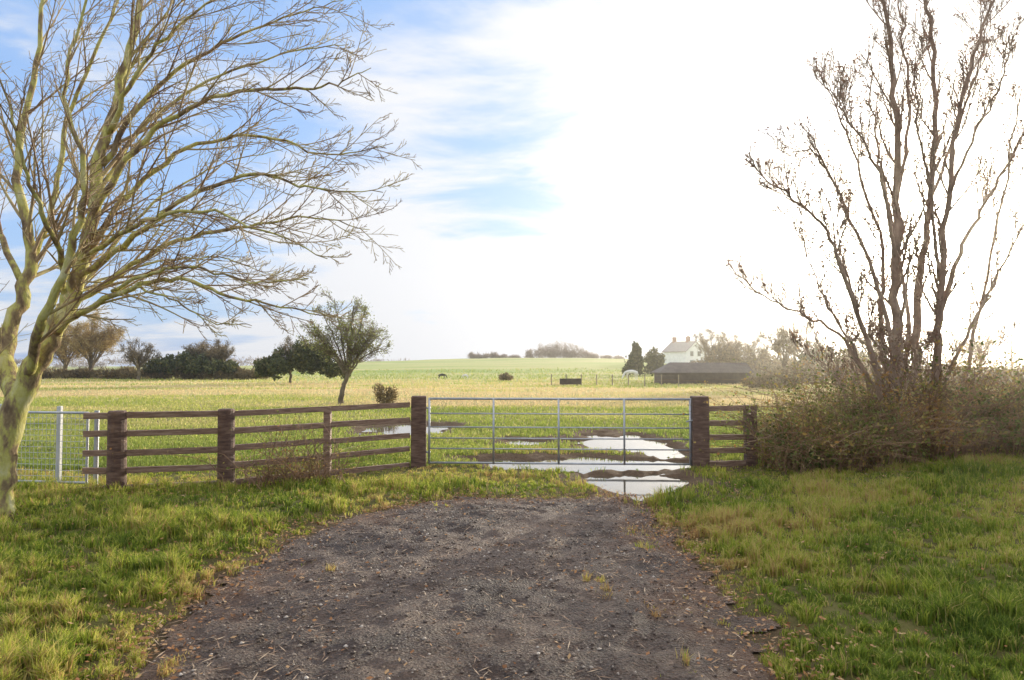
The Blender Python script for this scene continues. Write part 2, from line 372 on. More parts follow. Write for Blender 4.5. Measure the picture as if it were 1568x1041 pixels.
# ------------------------------------------------------------------ trees
def unit(v): return v / (np.linalg.norm(v) + 1e-9)
def rnd3(): return R.normal(0, 1, 3)
def smooth_path(pts, k=5):
    pts = np.array([tuple(p) for p in pts], float); n = len(pts); out = []
    ext = np.vstack([2 * pts[0] - pts[1], pts, 2 * pts[-1] - pts[-2]])
    for i in range(n - 1):
        p0, p1, p2, p3 = ext[i:i + 4]
        for t in np.arange(k) / k:
            out.append(.5 * ((2 * p1) + (-p0 + p2) * t + (2 * p0 - 5 * p1 + 4 * p2 - p3) * t * t + (-p0 + 3 * p1 - 3 * p2 + p3) * t ** 3))
    out.append(pts[-1]); return np.array(out)
def side_dir(d, ang, bias=None):
    q = rnd3()
    if bias is not None: q = q + bias
    q = unit(q - d * (q @ d)); return unit(d * math.cos(ang) + q * math.sin(ang))
def grow(M, p, d, L_, r, lv, S, tips):
    n = S['seg'][lv]; pts = [p]; step = L_ / n; ds = [d]
    for i in range(n):
        d = unit(d + rnd3() * S['wob'] + S['trop'] * np.array([0, 0, 1.]) ); p = p + d * step; pts.append(p); ds.append(d)
    tip = max(S['rmin'], r * .3)
    M.tube(pts, np.linspace(r, tip, n + 1), S['sides'][lv], 0 if lv == 0 else 1, cap=False)
    if lv + 1 < S['levels']:
        k = S['kids'][lv]
        for j in range(k):
            t = (j + .6 + R.random() * .5) / (k + .3); t = min(t, .98); i = min(int(t * n), n - 1)
            f = t * n - i; q = pts[i] * (1 - f) + pts[i + 1] * f
            grow(M, q, side_dir(ds[i], S['ang'] * (.7 + .6 * R.random()), S.get('bias')), L_ * S['ratio'] * (1.15 - .6 * t) * (.6 + .7 * R.random()),
                 max(S['rmin'], r * .5 * (1 - .4 * t)), lv + 1, S, tips)
    else: tips.append(pts[-1])
def limb(M, pts, r0, r1, S, kids, klen, tips, t0=.15, sides=8, ang=.8, wob=.02):
    path = smooth_path(pts, 6); path[1:-1] += R.normal(0, wob, (len(path) - 2, 3))
    n = len(path); rr = r0 + (r1 - r0) * (np.linspace(0, 1, n) ** .8)
    rr = rr * (1 + R.normal(0, .03, n))
    M.tube(path, rr, sides, 0, cap=True)
    for j in range(kids):
        t = t0 + (1 - t0) * (j + R.random() * .8) / kids; i = min(int(t * (n - 1)), n - 2)
        d = unit(path[i + 1] - path[i])
        grow(M, path[i], side_dir(d, ang * (.7 + .5 * R.random()), S.get('bias')), klen * (1.2 - .6 * t) * (.6 + .7 * R.random()), rr[i] * .36 + .003, S.get('start', 1), S, tips)

SL = dict(levels=4, seg=[6, 6, 4, 3], wob=.055, trop=.02, rmin=.003, sides=[6, 5, 4, 3], kids=[6, 6, 4, 0], ang=.66, ratio=.48, bias=np.array([.3, 0, .15]))
M = MB(); tips = []
limbsL = [
 ([(-2, 800, 7.5), (8, 700, 7.5), (33, 600, 7.5), (75, 520, 7.5), (105, 455, 7.5), (128, 370, 7.5), (150, 230, 7.6), (185, 90, 7.7), (215, -60, 7.8), (240, -180, 7.8)], .165, .015, 18, 1.3),
 ([(28, 610, 7.5), (8, 540, 7.7), (30, 450, 7.9), (45, 380, 8.0), (20, 250, 8.1), (45, 90, 8.2), (60, -80, 8.3)], .11, .015, 13, 1.2),
 ([(45, 585, 7.5), (60, 500, 7.1), (110, 380, 6.9), (120, 250, 6.8), (90, 120, 6.7), (130, -40, 6.7)], .06, .01, 13, 1.1),
 ([(38, 420, 8.0), (75, 310, 8.2), (95, 180, 8.3), (150, 40, 8.4), (200, -80, 8.5)], .045, .01, 12, 1.1),
 ([(78, 515, 7.5), (120, 480, 7.3), (200, 440, 7.1), (270, 425, 7.0), (350, 450, 6.9), (430, 470, 6.9), (520, 485, 6.9)], .042, .004, 15, .8),
 ([(100, 470, 7.5), (170, 425, 7.6), (270, 365, 7.8), (380, 345, 7.9), (470, 330, 8.0), (565, 350, 8.1)], .042, .004, 16, .85),
 ([(112, 430, 7.5), (200, 360, 7.3), (300, 290, 7.2), (400, 265, 7.2), (480, 285, 7.2), (585, 292, 7.2)], .04, .004, 16, .85),
 ([(122, 390, 7.5), (190, 300, 7.8), (280, 225, 8.0), (400, 205, 8.2), (500, 235, 8.3), (600, 215, 8.4)], .04, .004, 17, .85),
 ([(135, 330, 7.5), (200, 225, 7.4), (300, 150, 7.3), (420, 130, 7.3), (500, 125, 7.3), (565, 97, 7.3)], .04, .004, 16, .85),
 ([(150, 250, 7.6), (230, 130, 7.8), (330, 60, 7.9), (430, 20, 8.0), (520, -10, 8.1)], .035, .004, 14, .85),
 ([(160, 200, 7.6), (210, 90, 7.3), (290, 10, 7.2), (400, -60, 7.2)], .032, .004, 12, .85),
 ([(175, 130, 7.7), (225, 40, 7.9), (290, -60, 8.0)], .025, .005, 9, .8),
 ([(100, 460, 7.5), (80, 370, 6.9), (40, 280, 6.5), (10, 180, 6.3), (-30, 60, 6.2)], .035, .006, 10, .9),
 ([(15, 560, 7.7), (-40, 430, 7.7), (-120, 330, 7.7), (-220, 230, 7.7)], .05, .008, 8, 1.0),
 ([(18, 590, 7.6), (-60, 530, 7.3), (-160, 470, 7.1), (-260, 430, 7.0)], .04, .008, 6, 1.0),
 ([(30, 430, 7.9), (-30, 300, 8.3), (-80, 180, 8.6), (-110, 20, 8.8)], .04, .008, 9, 1.0),
 ([(60, 540, 7.5), (90, 470, 8.3), (150, 430, 9.0), (240, 400, 9.6), (330, 395, 10.0), (420, 420, 10.2)], .035, .004, 12, .8),
 ([(90, 490, 7.5), (150, 400, 8.2), (230, 310, 8.8), (330, 250, 9.3), (430, 225, 9.5)], .032, .004, 12, .8),
 ([(140, 300, 7.5), (220, 180, 8.2), (330, 110, 8.6), (450, 70, 8.8), (530, 60, 8.8)], .03, .004, 12, .8),
 ([(120, 400, 7.5), (190, 350, 6.9), (290, 320, 6.6), (400, 350, 6.4), (500, 395, 6.3)], .03, .004, 12, .7),
 ([(170, 445, 7.2), (230, 415, 6.9), (300, 410, 6.7), (380, 430, 6.6), (470, 425, 6.6)], .022, .004, 11, .6),
 ([(200, 440, 7.1), (260, 455, 6.8), (320, 490, 6.7), (385, 498, 6.6)], .014, .003, 7, .35),
]
for pts, r0, r1, k, kl in limbsL:
    limb(M, [W(*q) for q in pts], r0, r1, SL, k, kl, tips, .14 if r0 < .1 else .38, 12 if r0 > .09 else 7, .58, .012)
b0 = W(-2, 800, 7.5)
for a_ in range(6):
    th = a_ * 1.05; M.tube([(b0.x + math.cos(th) * .05, b0.y + math.sin(th) * .05, .35), (b0.x + math.cos(th) * .12, b0.y + math.sin(th) * .12, .1), (b0.x + math.cos(th) * .26, b0.y + math.sin(th) * .26, -.08)], [.07, .08, .04], 7)
M.build('bare_tree', [m_barkL, m_twigL], True)

SR = dict(levels=4, seg=[6, 5, 4, 3], wob=.07, trop=.11, rmin=.0045, sides=[6, 5, 4, 3], kids=[5, 6, 4, 0], ang=.58, ratio=.5, bias=np.array([0, 0, .6]))
M = MB(); tips = []
limbsR = [
 ([(1372, 690, 12), (1374, 560, 12), (1374, 430, 12), (1380, 250, 12), (1376, 90, 12), (1350, -90, 12)], .115, .022, 24, 1.1),
 ([(1395, 690, 12.1), (1402, 560, 12.2), (1408, 450, 12.3), (1428, 320, 12.4), (1442, 150, 12.5), (1430, 0, 12.5), (1425, -90, 12.5)], .09, .02, 22, 1.1),
 ([(1420, 690, 12), (1432, 560, 11.9), (1442, 450, 11.8), (1458, 300, 11.7), (1485, 130, 11.6), (1535, -10, 11.6)], .09, .018, 22, 1.1),
 ([(1362, 680, 11.9), (1340, 560, 11.6), (1300, 440, 11.3), (1270, 350, 11.2), (1215, 300, 11.1), (1163, 262, 11)], .055, .008, 20, .8),
 ([(1365, 640, 12.1), (1350, 500, 12.4), (1352, 380, 12.6), (1310, 220, 12.8), (1262, 105, 12.9)], .06, .008, 20, 1.0),
 ([(1350, 620, 12), (1290, 520, 12.3), (1225, 480, 12.5), (1175, 455, 12.6), (1128, 420, 12.7)], .035, .006, 13, .6),
 ([(1436, 500, 11.9), (1480, 370, 11.8), (1520, 300, 11.7), (1570, 210, 11.6), (1620, 120, 11.5)], .05, .01, 16, 1.0),
 ([(1370, 560, 12), (1340, 420, 12), (1290, 300, 12), (1250, 230, 12), (1205, 235, 12)], .045, .006, 16, .75),
 ([(1374, 400, 12), (1350, 260, 11.7), (1300, 170, 11.5), (1275, 120, 11.4)], .035, .006, 13, .8),
 ([(1378, 300, 12), (1400, 160, 12.3), (1390, 30, 12.5), (1380, -60, 12.6)], .035, .008, 13, .8),
 ([(1428, 320, 12.4), (1470, 200, 12.8), (1510, 90, 13), (1530, 0, 13.1)], .035, .008, 14, .9),
 ([(1440, 600, 12), (1490, 500, 11.6), (1540, 400, 11.4), (1600, 290, 11.3)], .04, .008, 13, .9),
 ([(1380, 620, 12.3), (1390, 480, 13), (1370, 350, 13.5), (1345, 200, 13.8), (1340, 60, 14)], .05, .01, 16, .9),
 ([(1350, 640, 12), (1310, 540, 12.2), (1270, 470, 12.3), (1235, 380, 12.4), (1225, 320, 12.4)], .03, .005, 13, .8),
 ([(1360, 640, 12.2), (1325, 500, 12), (1290, 390, 12), (1285, 280, 12)], .032, .005, 14, .8),
 ([(1442, 430, 11.8), (1430, 300, 11.4), (1410, 180, 11.2), (1415, 60, 11.1)], .035, .006, 13, .8),
 ([(1458, 300, 11.7), (1500, 200, 11.3), (1545, 120, 11), (1560, 40, 10.9)], .03, .006, 12, .8),
 ([(1460, 640, 12.2), (1500, 480, 12.6), (1540, 300, 12.8), (1575, 130, 13)], .045, .01, 13, .9),
]
for i in range(20):
    u0 = 1290 + 190 * R.random(); h_ = 420 + 110 * R.random(); sp = (R.random() - .5) * 220; dd = 11.4 + R.random() * 1.5
    limbsR.append(([(u0, 660, dd), (u0 + sp * .4, 600 - (600 - h_) * .4, dd), (u0 + sp, h_, dd + .3)], .013, .004, 6, .5))
for pts, r0, r1, k, kl in limbsR:
    limb(M, [W(*q) for q in pts], r0, r1, SR, k, kl, tips, .32, 8, .5)
tr = M.build('multi_stemmed_tree', [m_barkR, m_barkR], True)
T = np.array(tips); T = T[R.random(len(T)) < .28]
T = np.repeat(T, 4, axis=0) + R.normal(0, .026, (len(T) * 4, 3))
lc = leaf_cloud('seed_clusters', T, .03 + .03 * R.random(len(T)), m_budR); lc.parent = tr

SH = dict(levels=4, seg=[6, 5, 4, 3], wob=.16, trop=.04, rmin=.007, sides=[6, 4, 3, 3], kids=[6, 6, 5, 0], ang=.8, ratio=.55, bias=np.array([0, 0, .2]))
M = MB(); tips = []
b0 = np.array([-7.15, 30, -.05])
limb(M, [b0, b0 + [.1, 0, .7], b0 + [.3, 0, 1.3], b0 + [.4, 0, 2.0], b0 + [.4, .1, 3.2], b0 + [.5, .1, 4.2]], .13, .03, SH, 14, 1.1, tips, .4, 8)
for dx, dy, dz_ in [(-1.5, 0, 3.6), (-.9, -.8, 4.1), (1.3, .2, 3.3), (1.0, -.8, 4.0), (0, 1.2, 3.9), (-1.7, .6, 2.7), (1.5, .5, 2.5), (.3, -1.2, 3.2), (-.5, 0, 4.5), (-1.2, -.5, 3.0), (1.4, -.3, 2.9)]:
    e = b0 + [.2 + dx, dy, dz_]; s_ = b0 + [.28, 0, 1.25]
    limb(M, [s_, s_ * .55 + e * .45 + [0, 0, .25], e], .05, .012, SH, 9, .9, tips, .25, 6)
ob = M.build('hawthorn_tree', [m_barkD, m_barkD], True)
T = np.array(tips); T = T[R.random(len(T)) < .65]; T = np.repeat(T, 3, axis=0) + R.normal(0, .09, (len(T) * 3, 3))
m_haw = leafy('hawthorn_lichen_leaves', [(0, (.16, .20, .05)), (1, (.42, .42, .14))], .5)
lc = leaf_cloud('twig_foliage', T, .04 + .05 * R.random(len(T)), m_haw); lc.parent = ob

def clump_pts(c, rad, n, k=14, sub=.38, flatbase=True):
    c = np.array(c, float); rad = np.array(rad, float)
    q = R.normal(0, 1, (k, 3)); q /= np.linalg.norm(q, axis=1)[:, None]; q *= (R.random((k, 1)) ** .4) * .72
    if flatbase: q[:, 2] = np.abs(q[:, 2]) * 1.1 - .35
    pick = R.integers(0, k, n); o_ = R.normal(0, 1, (n, 3)); o_ /= np.linalg.norm(o_, axis=1)[:, None]; o_ *= (R.random((n, 1)) ** .45) * sub * (.6 + .8 * R.random(k))[pick][:, None]
    return c + (q[pick] + o_) * rad, (q[pick] + o_)
def mass(name, blobs, mat, size, aspect=.6, n=2500, twig=False, k=14):
    Ps = []; Ds = []
    for c, rad in blobs:
        P, Dn = clump_pts(c, rad, n, k); Ps.append(P); Ds.append(Dn + R.normal(0, .35, Dn.shape) + np.array([0, 0, .5]))
    P = np.concatenate(Ps); Dn = np.concatenate(Ds)
    g_ = H(P[:, 0], P[:, 1]); P[:, 2] = np.maximum(P[:, 2], g_ + .05 * R.random(len(P)))
    return leaf_cloud(name, P, size * (.5 + R.random(len(P))), mat, aspect=aspect, dirs=Dn if twig else None)
def far(u, v, d): w = W(u, v, d); return [w.x, w.y, w.z]

def bare_tree(name, base, height, spread, trunk_r, mat, lean=0, seed_k=9, rmin=.015, crown=None):
    S = dict(levels=4, seg=[5, 5, 4, 3], wob=.13, trop=.06, rmin=rmin, sides=[5, 4, 3, 3], kids=[5, 5, 5, 0], ang=.65, ratio=.55, bias=np.array([0, 0, .3]))
    M = MB(); tp = []; b = np.array(base, float)
    limb(M, [b, b + [lean * .3, 0, height * .35], b + [lean * .7, 0, height * .7], b + [lean, 0, height * .98]], trunk_r, rmin, S, 10, height * .28, tp, .3, 6)
    for i in range(seed_k):
        th = i / seed_k * 6.28 + R.random(); rr_ = spread * (.55 + .45 * R.random()); e = b + [math.cos(th) * rr_, math.sin(th) * rr_, height * (.5 + .4 * R.random())]
        s_ = b + [lean * .2, 0, height * (.15 + .2 * R.random())]
        limb(M, [s_, s_ * .5 + e * .5 + [0, 0, height * .06], e], trunk_r * .5, rmin, S, 7, height * .22, tp, .25, 5)
    ob = M.build(name, [m_barkD, mat], False)
    if crown:
        T = np.array(tp); T = np.repeat(T, crown, axis=0) + R.normal(0, height * .03, (len(T) * crown, 3))
        lc = leaf_cloud('fine_twigs', T, height * .05 * (.5 + R.random(len(T))), mat, aspect=.12); lc.parent = ob
    return ob

bx = far(140, 583, 85); bare_tree('willow_tree', [bx[0], 85, 0], 7.6, 3.6, .3, m_willow, crown=7)
bx = far(100, 583, 88); bare_tree('willow_tree', [bx[0], 88, 0], 6.5, 3.0, .25, m_willow, crown=6)
bx = far(213, 580, 80); bare_tree('bare_tree', [bx[0], 80, 0], 4.6, 2.2, .2, m_hedge_brown, crown=2)
bx = far(335, 580, 85); bare_tree('bare_tree', [bx[0], 85, 0], 4.6, 2.2, .15, m_hedge_brown, crown=5)
bx = far(310, 580, 86); bare_tree('bare_tree', [bx[0], 86, 0], 4.4, 2.2, .15, m_hedge_brown, crown=5)
mass('evergreen_hedge', [(far(u, v, 84), r_) for u, v, r_ in [(250, 556, (2.4, 2, 2.4)), (285, 553, (2.4, 2, 2.0)), (320, 556, (2.4, 2, 2.0)), (348, 562, (1.8, 2, 1.6))]], m_hedge_dark, .34, n=3500)
mass('hedgerow', [(far(u, 572, 84), (2.8, 1.8, .9 + .7 * R.random())) for u in range(40, 400, 32)], m_hedge_brown, .4, .2, n=2200, twig=True)
mass('holly_trees', [(far(u, v, 66), r_) for u, v, r_ in [(408, 562, (1.4, 1.5, 1.5)), (430, 555, (1.5, 1.5, 1.7)), (465, 546, (1.8, 1.6, 2.4)), (492, 550, (1.6, 1.5, 2.2)), (515, 562, (1.4, 1.4, 1.3))]], m_hedge_dark, .28, n=3000)
bx = far(445, 580, 67); bare_tree('bare_tree', [bx[0], 67, 0], 4.2, 1.8, .15, m_hedge_brown, crown=4)
mass('garden_shrub', [(far(587, 603, 28), (.65, .6, .75))], m_hedge_brown, .16, .2, n=1300, twig=True)
mass('round_bush', [(far(773, 576, 82), (1.1, 1.0, .75))], m_hedge_brown, .25, .35, n=1400)
bl = []
for u, hh, w_ in [(722, 3.0, 1.8), (730, 2.2, 2.2), (744, 2.4, 2.2), (756, 2.6, 2.2), (770, 1.8, 2.4), (788, 1.4, 2.4), (812, 5, 2.6), (824, 6.4, 3), (838, 7.8, 3.2), (850, 9, 3.4), (862, 9.2, 3.4), (874, 8.4, 3.2), (886, 6.6, 3.2), (898, 4.4, 3), (912, 2.6, 2.6), (930, 1.8, 2.5), (950, 1.6, 2.5), (845, 5, 4), (870, 5, 4)]:
    x_ = (u - 784) / F * 262; y_ = 262 + R.random() * 6; z_ = float(H(x_, y_)); bl += [([x_, y_, z_ + hh * .45], (w_, 2.5, hh * .62)), ([x_, y_, z_ + hh * .25], (w_, 2.5, hh * .5))]
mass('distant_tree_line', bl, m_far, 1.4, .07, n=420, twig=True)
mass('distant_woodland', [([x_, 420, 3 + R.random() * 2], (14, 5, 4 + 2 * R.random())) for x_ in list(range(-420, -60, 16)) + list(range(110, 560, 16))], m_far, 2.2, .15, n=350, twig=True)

mass('conifer_tree', [(far(972, 553, 100), (1.5, 1.4, 2.6)), (far(974, 540, 100), (.9, .9, 2.2)), (far(966, 565, 100), (1.6, 1.4, 1.2))], m_hedge_dark, .35, n=1600)
mass('conifer_tree', [(far(1002, 548, 108), (1.9, 1.6, 2.8)), (far(1004, 562, 108), (2.3, 1.6, 1.6))], m_hedge_dark, .35, n=1900)
mass('hedgerow', [(far(u, v, 95), (2.6, 2, r_)) for u, v, r_ in [(1080, 562, 2.0), (1095, 556, 2.6), (1115, 551, 2.8), (1140, 553, 2.6), (1170, 556, 2.4), (1195, 558, 2.4), (1090, 572, 1.6), (1130, 574, 1.6), (1165, 576, 1.6)]], m_hedge_brown, .4, .3, n=2200)
mass('hedgerow', [(far(u, v, 52), (1.8, 1.5, r_)) for u, v, r_ in [(1165, 585, .9), (1195, 578, 1.2), (1230, 572, 1.6), (1265, 566, 2.0), (1300, 570, 2.0), (1335, 572, 1.8), (1370, 575, 1.6), (1410, 578, 1.6), (1450, 578, 1.6), (1490, 578, 1.5), (1530, 578, 1.5), (1570, 578, 1.5), (1610, 578, 1.5)]], m_hedge_brown, .28, .3, n=2200)
mass('evergreen_hedge', [(far(1275, 545, 60), (2.6, 1.5, 2.2)), (far(1245, 552, 60), (1.8, 1.5, 1.6)), (far(1310, 552, 60), (1.8, 1.5, 1.6))], m_hedge_dark, .22, n=2200)
for u, d_, h_ in [(1090, 98, 6.5), (1112, 97, 6.0), (1130, 96, 5.5), (1200, 62, 5.2), (1235, 61, 5.0), (1330, 62, 4.5), (1500, 62, 5.0), (1155, 90, 5.5)]:
    bx = far(u, 575, d_); bare_tree('bare_tree', [bx[0], d_, 0], h_, h_ * .4, .13, m_hedge_brown, crown=3, seed_k=6)

# ------------------------------------------------------------------ bramble thicket on the right
def thicket(name, region, nst, nleaf, leafsize, seed, up=1.25):
    M = MB(); pts_all = []
    rs = np.random.default_rng(seed)
    for i in range(nst):
        x, y, hh = region(rs)
        z = float(H(x, y)); th = rs.random() * 6.28; ln = hh * (.5 + 1.0 * rs.random()); k = 7
        bend = rs.random() * 1.5; px_ = []; wv = rs.normal(0, .03, (k, 3)).cumsum(axis=0)
        for j in range(k):
            t = j / (k - 1)
            px_.append((x + math.cos(th) * ln * t * (.3 + bend * t) + wv[j, 0], y + math.sin(th) * ln * t * (.3 + bend * t) + wv[j, 1],
                        max(z + hh * (up * t - .55 * bend * t * t) + wv[j, 2], z + .02)))
        M.tube(px_, np.linspace(.007, .0025, k), 3, 0, cap=False); pts_all += px_[1:]
    ob = M.build(name, [m_bramble_stem], False)
    A = np.array(pts_all); A = A[rs.integers(0, len(A), nleaf)] + rs.normal(0, .06, (nleaf, 3))
    A[:, 2] = np.maximum(A[:, 2], H(A[:, 0], A[:, 1]) + .02)
    tn = np.clip(.5 * rs.random(nleaf) + .9 * (vnoise(A[:, 0] + A[:, 2], A[:, 1], 1.7, 3) - .28), 0, 1)
    lc = leaf_cloud('leaves', A, leafsize * (.5 + rs.random(nleaf)), m_bramble_leaf, tint=tn, aspect=.65); lc.parent = ob
    return ob
def regR(rs):
    x = 4.2 + rs.random() ** .85 * 7.6; y = 10.4 + rs.random() * 2.6 + .08 * (x - 4)
    top = .9 + .55 * sstep(4.2, 6.2, x) + .9 * float(vnoise(x, y, .8, 5) - .5)
    return x, y, float(top) * (.35 + .65 * rs.random())
thicket('bramble_thicket', regR, 2500, 38000, .05, 3)
def regR2(rs):
    x = 3.9 + rs.random() * 1.6; y = 10.3 + rs.random() * 1.8; return x, y, 1.3 * (.4 + .6 * rs.random())
thicket('bramble_bush', regR2, 460, 7000, .045, 4)
def regR3(rs):
    x = 5.4 + rs.random() * 2.8; y = 11.3 + rs.random() * 1.6; return x, y, 1.9 * (.45 + .55 * rs.random())
thicket('elder_scrub', regR3, 320, 4000, .045, 8, 1.3)
def regL(rs):
    x = -3.0 + rs.normal(0, .35); y = 9.75 + rs.normal(0, .18); return x, y, .75 * (.4 + .7 * rs.random())
thicket('bramble_bush', regL, 150, 900, .03, 5)

# ------------------------------------------------------------------ fences & gates
def gz(x, y): return float(H(x, y))
def round_post(M, x, y, h, r):
    z = gz(x, y) - .15
    lean = random.uniform(-.01, .01)
    M.tube([(x, y, z), (x + lean, y, z + h * .5), (x + lean * 2, y, h - .02), (x + lean * 2, y, h)], [r * 1.04, r, r * .97, r * .88], 18)
def sq_post(name, x, y, h, w, rot, mat):
    M = MB(); ca, sa = math.cos(rot), math.sin(rot); v = []
    zs = [gz(x, y) - .2, h - .012, h]; ws = [w / 2, w / 2, w / 2 - .012]
    for z, q in zip(zs, ws):
        for i, j in ((-1, -1), (1, -1), (1, 1), (-1, 1)):
            v.append((x + (i * ca - j * sa) * q, y + (i * sa + j * ca) * q, z))
    f = [(3, 2, 1, 0), (8, 9, 10, 11)]
    for a in (0, 4):
        for k in range(4): f.append((a + k, a + (k + 1) % 4, a + 4 + (k + 1) % 4, a + 4 + k))
    M.add(v, f); return M.build(name, [mat], bevel=.006)
sq_post('gate_post', -1.5, 11.6, 1.14, .24, .1, m_wood)
sq_post('gate_post', 2.94, 11.3, 1.15, .25, -.05, m_wood)
M = MB()
PF = [(-5.03, 9.2), (-3.80, 9.62), (-2.71, 10.6), (-1.64, 11.52)]
round_post(M, *PF[0], 1.05, .115); round_post(M, *PF[1], 1.05, .11)
M.box((PF[2][0], PF[2][1], -.2), (PF[2][0], PF[2][1], 1.02), .10, .11, 1)
zsr = [.99, .76, .52, .29, .06]
for k, z in enumerate(zsr):
    pts = [(-5.42, 9.12)] + PF
    for a, b_ in zip(pts[:-1], pts[1:]):
        M.box((a[0], a[1], z + random.uniform(-.012, .012)), (b_[0], b_[1], z + random.uniform(-.012, .012)), .045, .078, 1, .005)
M.build('post_and_rail_fence', [m_wood, m_rail], bevel=.005)
M = MB()
M.box((3.80, 11.5, -.2), (3.80, 11.5, 1.0), .17, .17, 0)
for z in [.95, .72, .50, .29, .08]:
    M.box((3.07, 11.34, z), (3.72, 11.48, z + random.uniform(-.01, .01)), .045, .085, 1, .003)
M.box((3.88, 11.5, .55), (5.0, 10.6, .2), .05, .08, 1)
M.build('post_and_rail_fence', [m_wood, m_rail], bevel=.005)
M = MB(); A = Vector((-1.32, 11.5, 0)); B = Vector((2.79, 11.28, 0))
def gp(t, z): q = A.lerp(B, t); return (q.x, q.y, z)
for z, r_ in [(1.10, .019), (.865, .011), (.65, .011), (.475, .011), (.31, .011), (.085, .017)]:
    M.tube([gp(0, z), gp(1, z)], r_, 8)
for t in (0, 1): M.tube([gp(t, .07), gp(t, 1.115)], .019, 8)
for t in (.25, .5, .75):
    q0, q1 = gp(t, .07), gp(t, 1.11); M.box((q0[0], q0[1] - .018, q0[2]), (q1[0], q1[1] - .018, q1[2]), .03, .008)
for z in (.25, .95): M.tube([(-1.40, 11.53, z), (-1.30, 11.5, z)], .016, 6)
M.tube([gp(.985, .75), (2.83, 11.22, .78)], .012, 6)
M.build('metal_field_gate', [m_galv], True)
M = MB(); A = Vector((-6.95, 9.75, 0)); B = Vector((-5.62, 9.55, 0))
for z, r_ in [(1.0, .017), (.08, .017)]: M.tube([gp(0, z), gp(1, z)], r_, 8)
for t in (0, 1): M.tube([gp(t, .06), gp(t, 1.01)], .017, 8)
for i in range(1, 22): M.tube([gp(i / 22, .08), gp(i / 22, 1.0)], .003, 4)
for i in range(1, 12): M.tube([gp(0, .08 + i * .077), gp(1, .08 + i * .077)], .003, 4)
M.tube([(-5.5, 9.55, -.2), (-5.5, 9.55, 1.03)], .03, 10)
M.build('mesh_pedestrian_gate', [m_galv])
M = MB(); M.box((-6.1, 9.72, -.2), (-6.1, 9.72, 1.08), .055, .055); M.box((-7.0, 9.9, -.2), (-7.0, 9.9, 1.1), .07, .07)
M.build('white_marker_post', [m_white], bevel=.004)

# far stock fence: posts and two thin strands
M = MB(); P0 = Vector((3.4, 62, 0)); P1 = Vector((13.2, 57, 0))
prev = None
for i in range(9):
    q = P0.lerp(P1, i / 8); z = gz(q.x, q.y); M.box((q.x, q.y, z - .2), (q.x, q.y, z + .95), .08, .08)
    if prev:
        for zz_ in (.45, .85): M.box((prev[0], prev[1] - .06, prev[2] + zz_), (q.x, q.y - .06, z + zz_), .012, .014)
    prev = (q.x, q.y, z)
m_pale = simple('pale_weathered_post', [(.3, (.24, .19, .13)), (.7, (.38, .31, .22))], 2, .8, bump=0)
M.build('post_and_wire_fence', [m_pale])
m_board = simple('weathered_boards', [(.3, (.05, .038, .03)), (.7, (.12, .09, .07))], 2, .8, bump=0)
m_tin = simple('dark_barn_roof', [(.3, (.07, .055, .048)), (.7, (.13, .105, .09))], 2, .7, bump=0)
barn = bpy.data.objects.new('low_barn', None); scene.collection.objects.link(barn)
z0 = gz(17.3, 66) - .1; M = MB()
for i in range(64):
    x = 13.6 + i * .122; M.box((x, 64.6 - .01 * (i % 2), z0), (x, 64.6 - .01 * (i % 2), z0 + 1.15), .118, .02)
M.box((13.55, 68.4, z0 + .57), (21.4, 68.4, z0 + .57), .05, 1.15); M.box((13.55, 64.65, z0 + .57), (13.55, 68.4, z0 + .57), .05, 1.15); M.box((21.4, 64.65, z0 + .57), (21.4, 68.4, z0 + .57), .05, 1.15)
ob = M.build('walls', [m_board]); ob.parent = barn
M = MB(); e = z0 + 1.16; t_ = z0 + 2.1
M.add([(13.2, 64.3, e), (21.7, 64.3, e), (21.7, 68.7, e), (13.2, 68.7, e), (14.6, 66.5, t_), (21.7, 66.5, t_ - .05)], [(0, 1, 5, 4), (2, 3, 4, 5), (3, 0, 4), (1, 2, 5), (0, 3, 2, 1)])
for i in range(28):
    x = 14.7 + i * .25; M.box((x, 64.3, e + .03), (x, 66.5, t_ + .01), .05, .03)
ob = M.build('roof', [m_tin]); ob.parent = barn
M = MB(); tx_, ty_ = 4.9, 60.5; z0 = gz(tx_, ty_)
for a, b_, w_, h_ in [((-.85, -.3), (.85, -.3), .06, .5), ((-.85, .3), (.85, .3), .06, .5), ((-.85, -.27), (-.85, .27), .06, .5), ((.85, -.27), (.85, .27), .06, .5), ((-.8, 0), (.8, 0), .54, .1)]:
    M.box((tx_ + a[0], ty_ + a[1], z0 + .35), (tx_ + b_[0], ty_ + b_[1], z0 + .35), w_, h_)
for sx_ in (-.6, .6): M.box((tx_ + sx_, ty_, z0 - .02), (tx_ + sx_, ty_, z0 + .1), .1, .5)
M.build('water_trough', [m_board])
for u, d_, h_ in [(1216, 75, 6.3), (1549, 75, 6.3)]:
    M = MB(); x = (u - 784) / F * d_; M.tube([(x, d_, -.3), (x, d_, h_)], [.12, .08], 10); M.box((x - .5, d_ - .14, h_ - .35), (x + .5, d_ - .14, h_ - .35), .07, .07)
    for k in (-.4, 0.1, .4): M.tube([(x + k, d_ - .14, h_ - .3), (x + k, d_ - .14, h_ - .12)], [.04, .03], 8)
    M.build('utility_pole', [m_barkD])

